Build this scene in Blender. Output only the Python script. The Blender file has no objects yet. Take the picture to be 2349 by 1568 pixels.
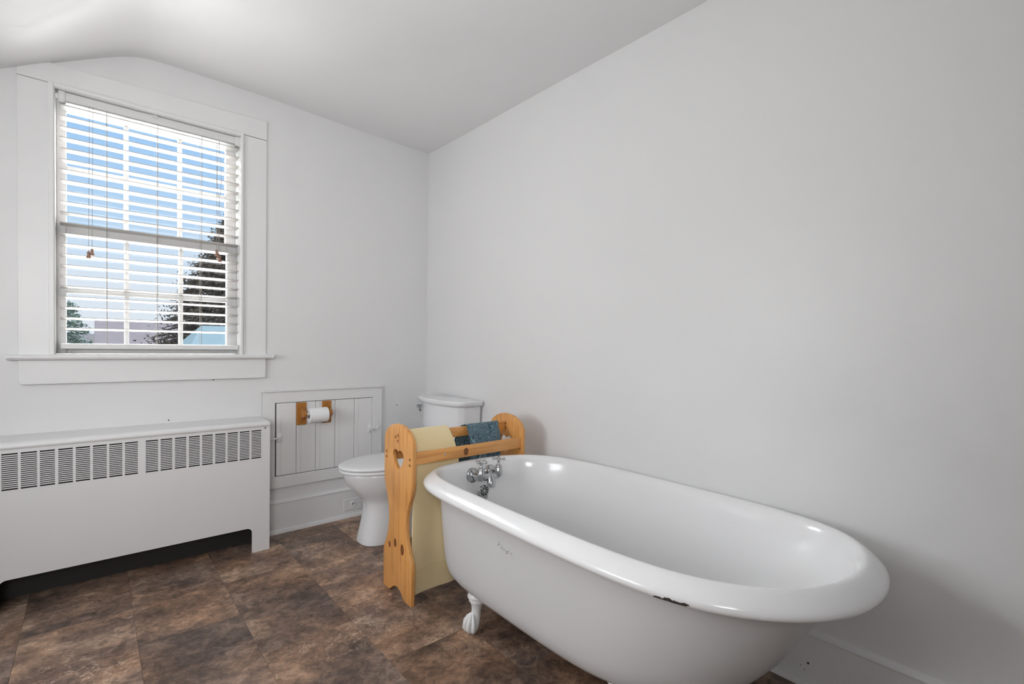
import bpy, bmesh, math, random
from mathutils import Vector, Matrix, noise
random.seed(7)
PI = math.pi
scene = bpy.context.scene
C = scene.collection

# ------------------------------------------------------------------ camera, world, lights, exposure
F_PX, YAW, PITCH, ROLL, SHIFT_PX = 1102.842, 0.7185466, -0.0212172, 0.0160536, 31.139
CAM = Vector((-1.77894, -2.95224, 1.10))
d_ = Vector((math.sin(YAW)*math.cos(PITCH), math.cos(YAW)*math.cos(PITCH), math.sin(PITCH)))
r_ = Vector((math.cos(YAW), -math.sin(YAW), 0)); u_ = r_.cross(d_)
rr = math.cos(ROLL)*r_ + math.sin(ROLL)*u_; uu = -math.sin(ROLL)*r_ + math.cos(ROLL)*u_
cam_data = bpy.data.cameras.new('camera'); cam = bpy.data.objects.new('camera', cam_data); C.objects.link(cam)
cam.matrix_world = Matrix(((rr.x, uu.x, -d_.x, CAM.x), (rr.y, uu.y, -d_.y, CAM.y), (rr.z, uu.z, -d_.z, CAM.z), (0, 0, 0, 1)))
cam_data.sensor_fit = 'HORIZONTAL'; cam_data.sensor_width = 36.0
cam_data.lens = F_PX*36.0/2349.0; cam_data.shift_y = SHIFT_PX/2349.0
cam_data.clip_start = 0.02; cam_data.clip_end = 500
scene.camera = cam

scene.view_settings.view_transform = 'Standard'; scene.view_settings.look = 'None'
scene.view_settings.exposure = 0.0; scene.view_settings.gamma = 1.0
scene.view_settings.use_curve_mapping = False

def build_world():
    w = bpy.data.worlds.new('world'); scene.world = w; w.use_nodes = True
    nt = w.node_tree; nt.nodes.clear(); N = nt.nodes.new; L = nt.links.new
    tc = N('ShaderNodeTexCoord'); sep = N('ShaderNodeSeparateXYZ'); L(tc.outputs['Generated'], sep.inputs[0])
    ramp = N('ShaderNodeValToRGB'); L(sep.outputs['Z'], ramp.inputs[0])
    e = ramp.color_ramp.elements
    e[0].position = 0.0; e[0].color = (0.84, 0.89, 0.96, 1)
    e[1].position = 1.0; e[1].color = (0.13, 0.32, 0.75, 1)
    for p, c in ((0.08, (0.78, 0.87, 0.98, 1)), (0.18, (0.56, 0.76, 0.99, 1)), (0.32, (0.36, 0.62, 0.97, 1))):
        k = e.new(p); k.color = c
    mp = N('ShaderNodeMapping'); mp.inputs['Scale'].default_value = (2.2, 2.2, 6.0); L(tc.outputs['Generated'], mp.inputs[0])
    mp.inputs['Location'].default_value = (0.35, 0.1, 0.4)
    nz = N('ShaderNodeTexNoise'); nz.inputs['Scale'].default_value = 1.6; nz.inputs['Detail'].default_value = 6; L(mp.outputs[0], nz.inputs['Vector'])
    cr = N('ShaderNodeValToRGB'); cr.color_ramp.elements[0].position = 0.45; cr.color_ramp.elements[1].position = 0.85; L(nz.outputs['Fac'], cr.inputs[0])
    mx = N('ShaderNodeMix'); mx.data_type = 'RGBA'; L(cr.outputs[0], mx.inputs['Factor']); L(ramp.outputs[0], mx.inputs['A'])
    mx.inputs['B'].default_value = (0.90, 0.92, 0.97, 1)
    bg = N('ShaderNodeBackground'); bg.inputs['Strength'].default_value = 1.0; L(mx.outputs['Result'], bg.inputs['Color'])
    out = N('ShaderNodeOutputWorld'); L(bg.outputs[0], out.inputs[0])
build_world()

def area(name, loc, target, sx, sy, power, color=(1, 1, 1)):
    l = bpy.data.lights.new(name, 'AREA'); l.shape = 'RECTANGLE'; l.size = sx; l.size_y = sy; l.energy = power; l.color = color
    o = bpy.data.objects.new(name, l); C.objects.link(o); o.location = loc
    o.rotation_euler = (Vector(target)-Vector(loc)).to_track_quat('-Z', 'Y').to_euler(); return o
area('sky_daylight', (-1.7, 4.2, 5.2), (-1.5, 0.0, 1.7), 6.0, 2.4, 9600, (0.99, 0.995, 1.0))
area('sunlit_ground_bounce', (-0.9, 5.0, -1.7), (-1.5, 0.0, 1.7), 7.0, 2.6, 1900, (1.0, 1.0, 1.0))
area('added_left_fill', (-3.05, -1.35, 1.32), (-0.3, -1.5, 1.20), 0.80, 0.75, 21.5, (1.0, 1.0, 1.0))  # lamp added outside the invented left window to brighten the room
fl_ = area('added_camera_fill', (-2.36, -3.60, 1.50), (-1.45, -0.5, 1.65), 0.6, 0.6, 14, (1.0, 1.0, 1.0)); fl_.data.spread = math.radians(128)  # fill lamp added behind the camera for brightness
sun = bpy.data.lights.new('sun', 'SUN'); sun.energy = 2.6; sun.angle = 0.02
sun_o = bpy.data.objects.new('sun', sun); C.objects.link(sun_o); sun_o.rotation_euler = (math.radians(38), 0, math.radians(-28))

# ------------------------------------------------------------------ helpers
def tag(o, label=None, cat=None, group=None, kind=None):
    if label: o['label'] = label
    if cat: o['category'] = cat
    if group: o['group'] = group
    if kind: o['kind'] = kind
    return o
def empty(name, loc=(0, 0, 0), rz=0, parent=None):
    o = bpy.data.objects.new(name, None); C.objects.link(o); o.location = loc; o.rotation_euler = (0, 0, rz)
    o.empty_display_size = 0.05
    if parent: o.parent = parent
    return o
def link(name, me, mat=None, parent=None, smooth=None):
    o = bpy.data.objects.new(name, me); C.objects.link(o)
    if parent: o.parent = parent
    if mat and not me.materials: me.materials.append(mat)
    if smooth is not None:
        me.shade_smooth()
        me.set_sharp_from_angle(angle=math.radians(smooth))
    return o
class MB:
    """collects shapes into one mesh"""
    def __init__(s): s.bm = bmesh.new()
    def box(s, x0, x1, y0, y1, z0, z1, bev=0.0, seg=1):
        t = bmesh.new(); bmesh.ops.create_cube(t, size=1)
        for v in t.verts: v.co = Vector(((x0+x1)/2+v.co.x*(x1-x0), (y0+y1)/2+v.co.y*(y1-y0), (z0+z1)/2+v.co.z*(z1-z0)))
        if bev > 0: bmesh.ops.bevel(t, geom=list(t.edges), offset=bev, segments=seg, profile=0.5, affect='EDGES')
        return s._add(t)
    def _add(s, t, M=None):
        if M is not None: bmesh.ops.transform(t, matrix=M, verts=t.verts)
        me = bpy.data.meshes.new('tmp'); t.to_mesh(me); t.free(); s.bm.from_mesh(me); bpy.data.meshes.remove(me); return s
    def addmesh(s, me, M=None):
        t = bmesh.new(); t.from_mesh(me); return s._add(t, M)
    def loft(s, rings, cap0=True, cap1=True, closed=True):
        vs = [[s.bm.verts.new(p) for p in r] for r in rings]
        n = len(vs[0])
        for a, b in zip(vs, vs[1:]):
            for i in range(n if closed else n-1):
                j = (i+1) % n
                try: s.bm.faces.new((a[i], a[j], b[j], b[i]))
                except ValueError: pass
        if cap0: s.bm.faces.new(vs[0][::-1])
        if cap1: s.bm.faces.new(vs[-1])
        return s
    def tube(s, path, radii, n=12, cap=True, squash=1.0):
        path = [Vector(p) for p in path]
        if not hasattr(radii, '__len__'): radii = [radii]*len(path)
        rings = []; up = None
        for i, p in enumerate(path):
            t = (path[min(i+1, len(path)-1)]-path[max(i-1, 0)]).normalized()
            if up is None:
                up = Vector((0, 0, 1)) if abs(t.z) < 0.9 else Vector((1, 0, 0))
            a = up.cross(t).normalized(); b = t.cross(a).normalized(); up = b
            rings.append([p+(a*math.cos(2*PI*k/n)+b*math.sin(2*PI*k/n)*squash)*radii[i] for k in range(n)])
        return s.loft(rings, cap, cap)
    def lathe(s, prof, M=None, n=24):
        t = MB(); t.loft([[(r*math.cos(2*PI*k/n), r*math.sin(2*PI*k/n), z) for k in range(n)] for r, z in prof])
        return s._add(t.bm, M)
    def ball(s, c, r, sc=(1, 1, 1), M=None, n=12):
        t = bmesh.new(); bmesh.ops.create_uvsphere(t, u_segments=n, v_segments=max(6, n*2//3), radius=r)
        for v in t.verts: v.co = Vector((v.co.x*sc[0], v.co.y*sc[1], v.co.z*sc[2]))
        if M is not None: bmesh.ops.transform(t, matrix=M, verts=t.verts)
        for v in t.verts: v.co += Vector(c)
        return s._add(t)
    def build(s, name, mat=None, parent=None, smooth=None, M=None):
        bmesh.ops.recalc_face_normals(s.bm, faces=s.bm.faces)
        if M is not None: bmesh.ops.transform(s.bm, matrix=M, verts=s.bm.verts)
        me = bpy.data.meshes.new(name); s.bm.to_mesh(me); s.bm.free()
        return link(name, me, mat, parent, smooth)
def plate(loops, thick, bev=0.0, res=2):
    """2D outline (first loop) with holes, extruded to thickness, centred on z=0: returns a mesh"""
    cu = bpy.data.curves.new('tmpc', 'CURVE'); cu.dimensions = '2D'; cu.fill_mode = 'BOTH'
    for lp in loops:
        sp = cu.splines.new('POLY'); sp.points.add(len(lp)-1)
        for q, p in zip(sp.points, lp): q.co = (p[0], p[1], 0, 1)
        sp.use_cyclic_u = True
    cu.extrude = thick/2-bev; cu.bevel_depth = bev; cu.bevel_resolution = res; cu.offset = -bev
    o = bpy.data.objects.new('tmpc', cu); C.objects.link(o)
    me = bpy.data.meshes.new_from_object(o.evaluated_get(bpy.context.evaluated_depsgraph_get()))
    bpy.data.objects.remove(o); bpy.data.curves.remove(cu)
    bm = bmesh.new(); bm.from_mesh(me); bmesh.ops.remove_doubles(bm, verts=bm.verts, dist=1e-5); bm.to_mesh(me); bm.free()
    me.materials.clear(); return me
def catmull(pts, per=6, closed=False):
    P = [Vector(p) for p in pts]; n = len(P); out = []
    rng = range(n if closed else n-1)
    for i in rng:
        g = (lambda k: P[k % n]) if closed else (lambda k: P[max(0, min(n-1, k))])
        a, b, c, d = g(i-1), g(i), g(i+1), g(i+2)
        for k in range(per):
            t = k/per
            out.append(0.5*((2*b)+(c-a)*t+(2*a-5*b+4*c-d)*t*t+(3*b-a-3*c+d)*t**3))
    if not closed: out.append(P[-1])
    return out
MXZ = Matrix(((1, 0, 0, 0), (0, 0, -1, 0), (0, 1, 0, 0), (0, 0, 0, 1)))   # plate (x,y) -> (x,z), thickness along y

# ------------------------------------------------------------------ materials
def mat(name, color, rough=0.5, metal=0.0, spec=0.5, coat=0.0, bump=None, var=None, sheen=0.0):
    """bump=(scale, strength, distance); var=(scale, amount) soft mottling of the colour"""
    m = bpy.data.materials.new(name); m.use_nodes = True; nt = m.node_tree
    b = nt.nodes['Principled BSDF']; N = nt.nodes.new; L = nt.links.new
    b.inputs['Base Color'].default_value = (*color, 1); b.inputs['Roughness'].default_value = rough
    b.inputs['Metallic'].default_value = metal; b.inputs['Specular IOR Level'].default_value = spec
    b.inputs['Coat Weight'].default_value = coat; b.inputs['Coat Roughness'].default_value = 0.05
    b.inputs['Sheen Weight'].default_value = sheen
    tc = N('ShaderNodeTexCoord')
    if bump:
        nz = N('ShaderNodeTexNoise'); nz.inputs['Scale'].default_value = bump[0]; nz.inputs['Detail'].default_value = 5
        L(tc.outputs['Object'], nz.inputs['Vector'])
        bp = N('ShaderNodeBump'); bp.inputs['Strength'].default_value = bump[1]; bp.inputs['Distance'].default_value = bump[2]
        L(nz.outputs['Fac'], bp.inputs['Height']); L(bp.outputs[0], b.inputs['Normal'])
    if var:
        n2 = N('ShaderNodeTexNoise'); n2.inputs['Scale'].default_value = var[0]; n2.inputs['Detail'].default_value = 3
        L(tc.outputs['Object'], n2.inputs['Vector'])
        mx = N('ShaderNodeMix'); mx.data_type = 'RGBA'; L(n2.outputs['Fac'], mx.inputs['Factor'])
        mx.inputs['A'].default_value = (*[c*(1-var[1]) for c in color], 1); mx.inputs['B'].default_value = (*[min(1, c*(1+var[1])) for c in color], 1)
        L(mx.outputs['Result'], b.inputs['Base Color'])
    return m
M_WALL = mat('wall_paint', (0.76, 0.76, 0.762), 0.42, bump=(5.0, 0.25, 0.02), var=(1.3, 0.012))
M_CEIL = mat('ceiling_paint', (0.85, 0.85, 0.852), 0.6, bump=(3.0, 0.3, 0.02))
M_TRIM = mat('trim_paint', (0.78, 0.78, 0.782), 0.35, bump=(30.0, 0.12, 0.003), var=(6, 0.02))
M_SASH = mat('sash_paint', (0.56, 0.555, 0.55), 0.4)
M_COVER = mat('cover_enamel', (0.74, 0.74, 0.745), 0.35, bump=(60, 0.05, 0.001))
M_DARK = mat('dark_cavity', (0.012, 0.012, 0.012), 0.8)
M_RECESS = mat('recess_shade', (0.028, 0.026, 0.025), 0.7)
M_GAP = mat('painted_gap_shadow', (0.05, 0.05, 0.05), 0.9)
M_CHROME = mat('chrome', (0.50, 0.51, 0.52), 0.14, metal=1.0)
M_STEEL = mat('dull_steel', (0.45, 0.45, 0.45), 0.35, metal=1.0)
M_PORC = mat('porcelain', (0.80, 0.81, 0.83), 0.12, coat=0.3)
M_SEAT = mat('seat_plastic', (0.80, 0.81, 0.82), 0.25)
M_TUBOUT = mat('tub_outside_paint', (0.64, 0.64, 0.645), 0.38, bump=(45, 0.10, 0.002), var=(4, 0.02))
M_FOOT = mat('foot_paint', (0.76, 0.76, 0.76), 0.38, bump=(60, 0.25, 0.003))
M_PAPER = mat('toilet_paper', (0.86, 0.86, 0.87), 0.95, bump=(200, 0.2, 0.0005))
M_CARD = mat('cardboard_tube', (0.35, 0.30, 0.26), 0.9)
M_SLAT = mat('blind_slat_paint', (0.86, 0.85, 0.83), 0.45)
M_RAIL = mat('blind_rail_paint', (0.72, 0.72, 0.71), 0.45)
M_CORD = mat('blind_cord', (0.30, 0.27, 0.24), 0.9)
M_TASSEL = mat('wood_tassel', (0.30, 0.17, 0.12), 0.5)
M_CARVE = mat('carving_brown', (0.20, 0.075, 0.02), 0.6)  # dark brown for the carved triangles and screw holes
M_HOLDER = mat('stained_oak_holder', (0.40, 0.16, 0.030), 0.38, var=(40, 0.25))

def mat_slat():
    m = bpy.data.materials.new('slat_translucent'); m.use_nodes = True; nt = m.node_tree
    b = nt.nodes['Principled BSDF']; b.inputs['Base Color'].default_value = (0.46, 0.44, 0.42, 1); b.inputs['Roughness'].default_value = 0.4
    t = nt.nodes.new('ShaderNodeBsdfTranslucent'); t.inputs[0].default_value = (0.85, 0.80, 0.74, 1)
    mx = nt.nodes.new('ShaderNodeMixShader'); mx.inputs[0].default_value = 0.06
    nt.links.new(b.outputs[0], mx.inputs[1]); nt.links.new(t.outputs[0], mx.inputs[2]); nt.links.new(mx.outputs[0], nt.nodes['Material Output'].inputs[0]); return m
M_SLAT = mat_slat()

def mat_glass():
    m = bpy.data.materials.new('window_glass'); m.use_nodes = True; nt = m.node_tree; nt.nodes.clear(); N = nt.nodes.new
    t = N('ShaderNodeBsdfTransparent'); t.inputs[0].default_value = (0.97, 0.98, 0.98, 1)
    g = N('ShaderNodeBsdfGlossy'); g.inputs['Roughness'].default_value = 0.03
    f = N('ShaderNodeFresnel'); f.inputs[0].default_value = 1.45; mx = N('ShaderNodeMixShader'); o = N('ShaderNodeOutputMaterial')
    nt.links.new(f.outputs[0], mx.inputs[0]); nt.links.new(t.outputs[0], mx.inputs[1]); nt.links.new(g.outputs[0], mx.inputs[2]); nt.links.new(mx.outputs[0], o.inputs[0])
    return m
M_GLASS = mat_glass()

def mat_floor():
    m = bpy.data.materials.new('stone_vinyl_tile'); m.use_nodes = True; nt = m.node_tree; b = nt.nodes['Principled BSDF']; N = nt.nodes.new; L = nt.links.new
    tc = N('ShaderNodeTexCoord'); oi = N('ShaderNodeObjectInfo')
    mul = N('ShaderNodeVectorMath'); mul.operation = 'MULTIPLY_ADD'
    cmb = N('ShaderNodeCombineXYZ'); L(oi.outputs['Random'], cmb.inputs[0]); L(oi.outputs['Random'], cmb.inputs[1]); L(oi.outputs['Random'], cmb.inputs[2])
    L(cmb.outputs[0], mul.inputs[0]); mul.inputs[1].default_value = (37, 91, 53); L(tc.outputs['Object'], mul.inputs[2])
    # warped coordinates: the stone pattern is smeared and torn like slate
    mp = N('ShaderNodeMapping'); L(mul.outputs[0], mp.inputs[0]); mp.inputs['Rotation'].default_value = (0, 0, 0.6); mp.inputs['Scale'].default_value = (1.0, 1.35, 1)
    wn = N('ShaderNodeTexNoise'); wn.inputs['Scale'].default_value = 4.0; wn.inputs['Detail'].default_value = 4; L(mp.outputs[0], wn.inputs['Vector'])
    wa = N('ShaderNodeVectorMath'); wa.operation = 'MULTIPLY_ADD'; L(wn.outputs['Color'], wa.inputs[0]); wa.inputs[1].default_value = (0.16, 0.16, 0.16); L(mp.outputs[0], wa.inputs[2])
    n1 = N('ShaderNodeTexNoise'); n1.inputs['Scale'].default_value = 4.2; n1.inputs['Detail'].default_value = 10; n1.inputs['Roughness'].default_value = 0.74; L(wa.outputs[0], n1.inputs['Vector'])
    r1 = N('ShaderNodeValToRGB'); L(n1.outputs['Fac'], r1.inputs[0]); e = r1.color_ramp.elements
    e[0].position = 0.30; e[0].color = (0.024, 0.0175, 0.0145, 1); e[1].position = 0.70; e[1].color = (0.205, 0.155, 0.115, 1)
    for p, c in ((0.40, (0.050, 0.036, 0.029, 1)), (0.49, (0.080, 0.056, 0.043, 1)), (0.57, (0.122, 0.087, 0.064, 1))): k = e.new(p); k.color = c
    n2 = N('ShaderNodeTexNoise'); n2.inputs['Scale'].default_value = 2.4; n2.inputs['Detail'].default_value = 3
    wb = N('ShaderNodeVectorMath'); wb.operation = 'ADD'; wb.inputs[1].default_value = (11, 5, 0); L(wa.outputs[0], wb.inputs[0]); L(wb.outputs[0], n2.inputs['Vector'])
    r2 = N('ShaderNodeValToRGB'); L(n2.outputs['Fac'], r2.inputs[0]); e = r2.color_ramp.elements
    e[0].position = 0.36; e[0].color = (0.80, 0.86, 0.95, 1); e[1].position = 0.66; e[1].color = (1.15, 0.97, 0.80, 1)
    mx = N('ShaderNodeMix'); mx.data_type = 'RGBA'; mx.blend_type = 'MULTIPLY'; mx.inputs['Factor'].default_value = 0.75; mx.clamp_result = False
    L(r1.outputs[0], mx.inputs['A']); L(r2.outputs[0], mx.inputs['B'])
    # thin pale veins where a second noise crosses 0.5
    n3 = N('ShaderNodeTexNoise'); n3.inputs['Scale'].default_value = 8.0; n3.inputs['Detail'].default_value = 8; n3.inputs['Roughness'].default_value = 0.6; L(wa.outputs[0], n3.inputs['Vector'])
    s = N('ShaderNodeMath'); s.operation = 'SUBTRACT'; L(n3.outputs['Fac'], s.inputs[0]); s.inputs[1].default_value = 0.5
    a = N('ShaderNodeMath'); a.operation = 'ABSOLUTE'; L(s.outputs[0], a.inputs[0])
    r3 = N('ShaderNodeValToRGB'); L(a.outputs[0], r3.inputs[0]); e = r3.color_ramp.elements
    e[0].position = 0.0; e[0].color = (1, 1, 1, 1); e[1].position = 0.010; e[1].color = (0, 0, 0, 1)
    n4 = N('ShaderNodeTexNoise'); n4.inputs['Scale'].default_value = 2.2; L(wa.outputs[0], n4.inputs['Vector'])
    r4 = N('ShaderNodeValToRGB'); L(n4.outputs['Fac'], r4.inputs[0]); r4.color_ramp.elements[0].position = 0.50; r4.color_ramp.elements[1].position = 0.70
    vm = N('ShaderNodeMath'); vm.operation = 'MULTIPLY'; L(r3.outputs[0], vm.inputs[0]); L(r4.outputs[0], vm.inputs[1])
    m2 = N('ShaderNodeMix'); m2.data_type = 'RGBA'; L(vm.outputs[0], m2.inputs['Factor']); L(mx.outputs['Result'], m2.inputs['A']); m2.inputs['B'].default_value = (0.24, 0.19, 0.15, 1)
    n5 = N('ShaderNodeTexNoise'); n5.inputs['Scale'].default_value = 26.0; n5.inputs['Detail'].default_value = 8; n5.inputs['Roughness'].default_value = 0.75; n5.inputs['Distortion'].default_value = 0.8; L(mul.outputs[0], n5.inputs['Vector'])
    r5 = N('ShaderNodeValToRGB'); L(n5.outputs['Fac'], r5.inputs[0]); e = r5.color_ramp.elements; e[0].position = 0.38; e[0].color = (0.52, 0.50, 0.50, 1); e[1].position = 0.64; e[1].color = (1.50, 1.46, 1.42, 1)
    m3 = N('ShaderNodeMix'); m3.data_type = 'RGBA'; m3.blend_type = 'MULTIPLY'; m3.inputs['Factor'].default_value = 0.8; m3.clamp_result = False; L(m2.outputs['Result'], m3.inputs['A']); L(r5.outputs[0], m3.inputs['B']); m2 = m3
    n6 = N('ShaderNodeTexNoise'); n6.inputs['Scale'].default_value = 9.0; n6.inputs['Detail'].default_value = 9; n6.inputs['Roughness'].default_value = 0.62; n6.inputs['Distortion'].default_value = 0.5; L(wb.outputs[0], n6.inputs['Vector'])
    s6 = N('ShaderNodeMath'); s6.operation = 'SUBTRACT'; L(n6.outputs['Fac'], s6.inputs[0]); s6.inputs[1].default_value = 0.52
    a6 = N('ShaderNodeMath'); a6.operation = 'ABSOLUTE'; L(s6.outputs[0], a6.inputs[0])
    r6 = N('ShaderNodeValToRGB'); L(a6.outputs[0], r6.inputs[0]); e = r6.color_ramp.elements; e[0].position = 0.0; e[0].color = (0.40, 0.38, 0.37, 1); e[1].position = 0.012; e[1].color = (1, 1, 1, 1)
    m6 = N('ShaderNodeMix'); m6.data_type = 'RGBA'; m6.blend_type = 'MULTIPLY'; m6.inputs['Factor'].default_value = 0.75; L(m2.outputs['Result'], m6.inputs['A']); L(r6.outputs[0], m6.inputs['B']); m2 = m6
    # tile to tile lightness
    hv = N('ShaderNodeHueSaturation'); L(m2.outputs['Result'], hv.inputs['Color']); mr = N('ShaderNodeMapRange'); L(oi.outputs['Random'], mr.inputs[0]); mr.inputs[3].default_value = 2.35; mr.inputs[4].default_value = 3.2
    L(mr.outputs[0], hv.inputs['Value']); L(hv.outputs[0], b.inputs['Base Color'])
    b.inputs['Roughness'].default_value = 0.42; b.inputs['Specular IOR Level'].default_value = 0.35
    bp = N('ShaderNodeBump'); bp.inputs['Strength'].default_value = 0.35; bp.inputs['Distance'].default_value = 0.004; L(n1.outputs['Fac'], bp.inputs['Height']); L(bp.outputs[0], b.inputs['Normal'])
    return m
M_TILE = mat_floor()
M_SUB = mat('tile_joint', (0.022, 0.015, 0.011), 0.9)

def mat_wood(name, axis, knots=(), base=(0.76, 0.37, 0.115), dark=(0.58, 0.25, 0.066)):
    """grain runs along axis (0 x, 2 z); knots = (x, y, z, radius) in object space"""
    m = bpy.data.materials.new(name); m.use_nodes = True; nt = m.node_tree; b = nt.nodes['Principled BSDF']; N = nt.nodes.new; L = nt.links.new
    tc = N('ShaderNodeTexCoord'); mp = N('ShaderNodeMapping'); sc = [60, 60, 60]; sc[axis] = 3.0
    mp.inputs['Scale'].default_value = sc; L(tc.outputs['Object'], mp.inputs[0])
    n = N('ShaderNodeTexNoise'); n.inputs['Scale'].default_value = 1.0; n.inputs['Detail'].default_value = 5; n.inputs['Distortion'].default_value = 0.6; L(mp.outputs[0], n.inputs['Vector'])
    n0 = N('ShaderNodeTexNoise'); n0.inputs['Scale'].default_value = 6.0; L(tc.outputs['Object'], n0.inputs['Vector'])
    ad = N('ShaderNodeMath'); ad.operation = 'MULTIPLY_ADD'; L(n0.outputs['Fac'], ad.inputs[0]); ad.inputs[1].default_value = 0.5; L(n.outputs['Fac'], ad.inputs[2])
    r = N('ShaderNodeValToRGB'); L(ad.outputs[0], r.inputs[0]); e = r.color_ramp.elements
    e[0].position = 0.52; e[0].color = (*dark, 1); e[1].position = 0.78; e[1].color = (*base, 1)
    col = r.outputs[0]
    for kx, ky, kz, kr in knots:
        v = N('ShaderNodeVectorMath'); v.operation = 'SUBTRACT'; L(tc.outputs['Object'], v.inputs[0]); v.inputs[1].default_value = (kx, ky, kz)
        v2 = N('ShaderNodeVectorMath'); v2.operation = 'MULTIPLY'; L(v.outputs[0], v2.inputs[0])
        v2.inputs[1].default_value = (1, 0.0, 0.75) if axis == 0 else (0, 1, 0.62)
        ln = N('ShaderNodeVectorMath'); ln.operation = 'LENGTH'; L(v2.outputs[0], ln.inputs[0])
        rr_ = N('ShaderNodeValToRGB'); mr = N('ShaderNodeMapRange'); mr.inputs[2].default_value = kr; L(ln.outputs['Value'], mr.inputs[0]); L(mr.outputs[0], rr_.inputs[0])
        ee = rr_.color_ramp.elements; ee[0].position = 0.0; ee[0].color = (0.8, 0.8, 0.8, 1); ee[1].position = 1.0; ee[1].color = (0, 0, 0, 1)
        k = ee.new(0.62); k.color = (0.9, 0.9, 0.9, 1); k = ee.new(0.80); k.color = (1, 1, 1, 1)
        mx = N('ShaderNodeMix'); mx.data_type = 'RGBA'; L(rr_.outputs[0], mx.inputs['Factor']); L(col, mx.inputs['A']); mx.inputs['B'].default_value = (0.13, 0.030, 0.008, 1); col = mx.outputs['Result']
    L(col, b.inputs['Base Color']); b.inputs['Roughness'].default_value = 0.34; b.inputs['Coat Weight'].default_value = 0.15; b.inputs['Coat Roughness'].default_value = 0.2
    bp = N('ShaderNodeBump'); bp.inputs['Strength'].default_value = 0.12; bp.inputs['Distance'].default_value = 0.001; L(n.outputs['Fac'], bp.inputs['Height']); L(bp.outputs[0], b.inputs['Normal'])
    return m

def mat_cloth(name, c1, c2, weave=420):
    m = bpy.data.materials.new(name); m.use_nodes = True; nt = m.node_tree; b = nt.nodes['Principled BSDF']; N = nt.nodes.new; L = nt.links.new
    tc = N('ShaderNodeTexCoord'); n = N('ShaderNodeTexNoise'); n.inputs['Scale'].default_value = weave; n.inputs['Detail'].default_value = 2; L(tc.outputs['Object'], n.inputs['Vector'])
    mx = N('ShaderNodeMix'); mx.data_type = 'RGBA'; L(n.outputs['Fac'], mx.inputs['Factor']); mx.inputs['A'].default_value = (*c1, 1); mx.inputs['B'].default_value = (*c2, 1)
    L(mx.outputs['Result'], b.inputs['Base Color']); b.inputs['Roughness'].default_value = 0.95; b.inputs['Sheen Weight'].default_value = 0.3; b.inputs['Specular IOR Level'].default_value = 0.1
    bp = N('ShaderNodeBump'); bp.inputs['Strength'].default_value = 0.35; bp.inputs['Distance'].default_value = 0.001; L(n.outputs['Fac'], bp.inputs['Height']); L(bp.outputs[0], b.inputs['Normal'])
    return m
M_BEIGE = mat_cloth('cream_terry', (0.80, 0.64, 0.35), (0.96, 0.81, 0.50))

def mat_swirl():
    m = bpy.data.materials.new('blue_swirl_terry'); m.use_nodes = True; nt = m.node_tree; b = nt.nodes['Principled BSDF']; N = nt.nodes.new; L = nt.links.new
    tc = N('ShaderNodeTexCoord'); n = N('ShaderNodeTexNoise'); n.inputs['Scale'].default_value = 17.0; n.inputs['Detail'].default_value = 0.4; n.inputs['Distortion'].default_value = 0.9
    L(tc.outputs['UV'], n.inputs['Vector'])
    mu = N('ShaderNodeMath'); mu.operation = 'MULTIPLY'; L(n.outputs['Fac'], mu.inputs[0]); mu.inputs[1].default_value = 85.0
    si = N('ShaderNodeMath'); si.operation = 'SINE'; L(mu.outputs[0], si.inputs[0])
    r = N('ShaderNodeValToRGB'); mr = N('ShaderNodeMapRange'); mr.inputs[1].default_value = -1; mr.inputs[2].default_value = 1; L(si.outputs[0], mr.inputs[0]); L(mr.outputs[0], r.inputs[0])
    e = r.color_ramp.elements; e[0].position = 0.50; e[0].color = (0.028, 0.080, 0.120, 1); e[1].position = 0.90; e[1].color = (0.19, 0.32, 0.37, 1)
    nf = N('ShaderNodeTexNoise'); nf.inputs['Scale'].default_value = 260; L(tc.outputs['Object'], nf.inputs['Vector'])
    mx = N('ShaderNodeMix'); mx.data_type = 'RGBA'; mx.blend_type = 'OVERLAY'; mx.inputs['Factor'].default_value = 0.7; L(r.outputs[0], mx.inputs['A']); L(nf.outputs['Color'], mx.inputs['B'])
    hs = N('ShaderNodeHueSaturation'); hs.inputs['Saturation'].default_value = 0.95; L(mx.outputs['Result'], hs.inputs['Color'])
    L(hs.outputs[0], b.inputs['Base Color']); b.inputs['Roughness'].default_value = 0.95; b.inputs['Sheen Weight'].default_value = 0.2
    bp = N('ShaderNodeBump'); bp.inputs['Strength'].default_value = 0.6; bp.inputs['Distance'].default_value = 0.002; L(si.outputs[0], bp.inputs['Height']); L(bp.outputs[0], b.inputs['Normal'])
    return m
M_BLUE = mat_swirl()

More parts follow.
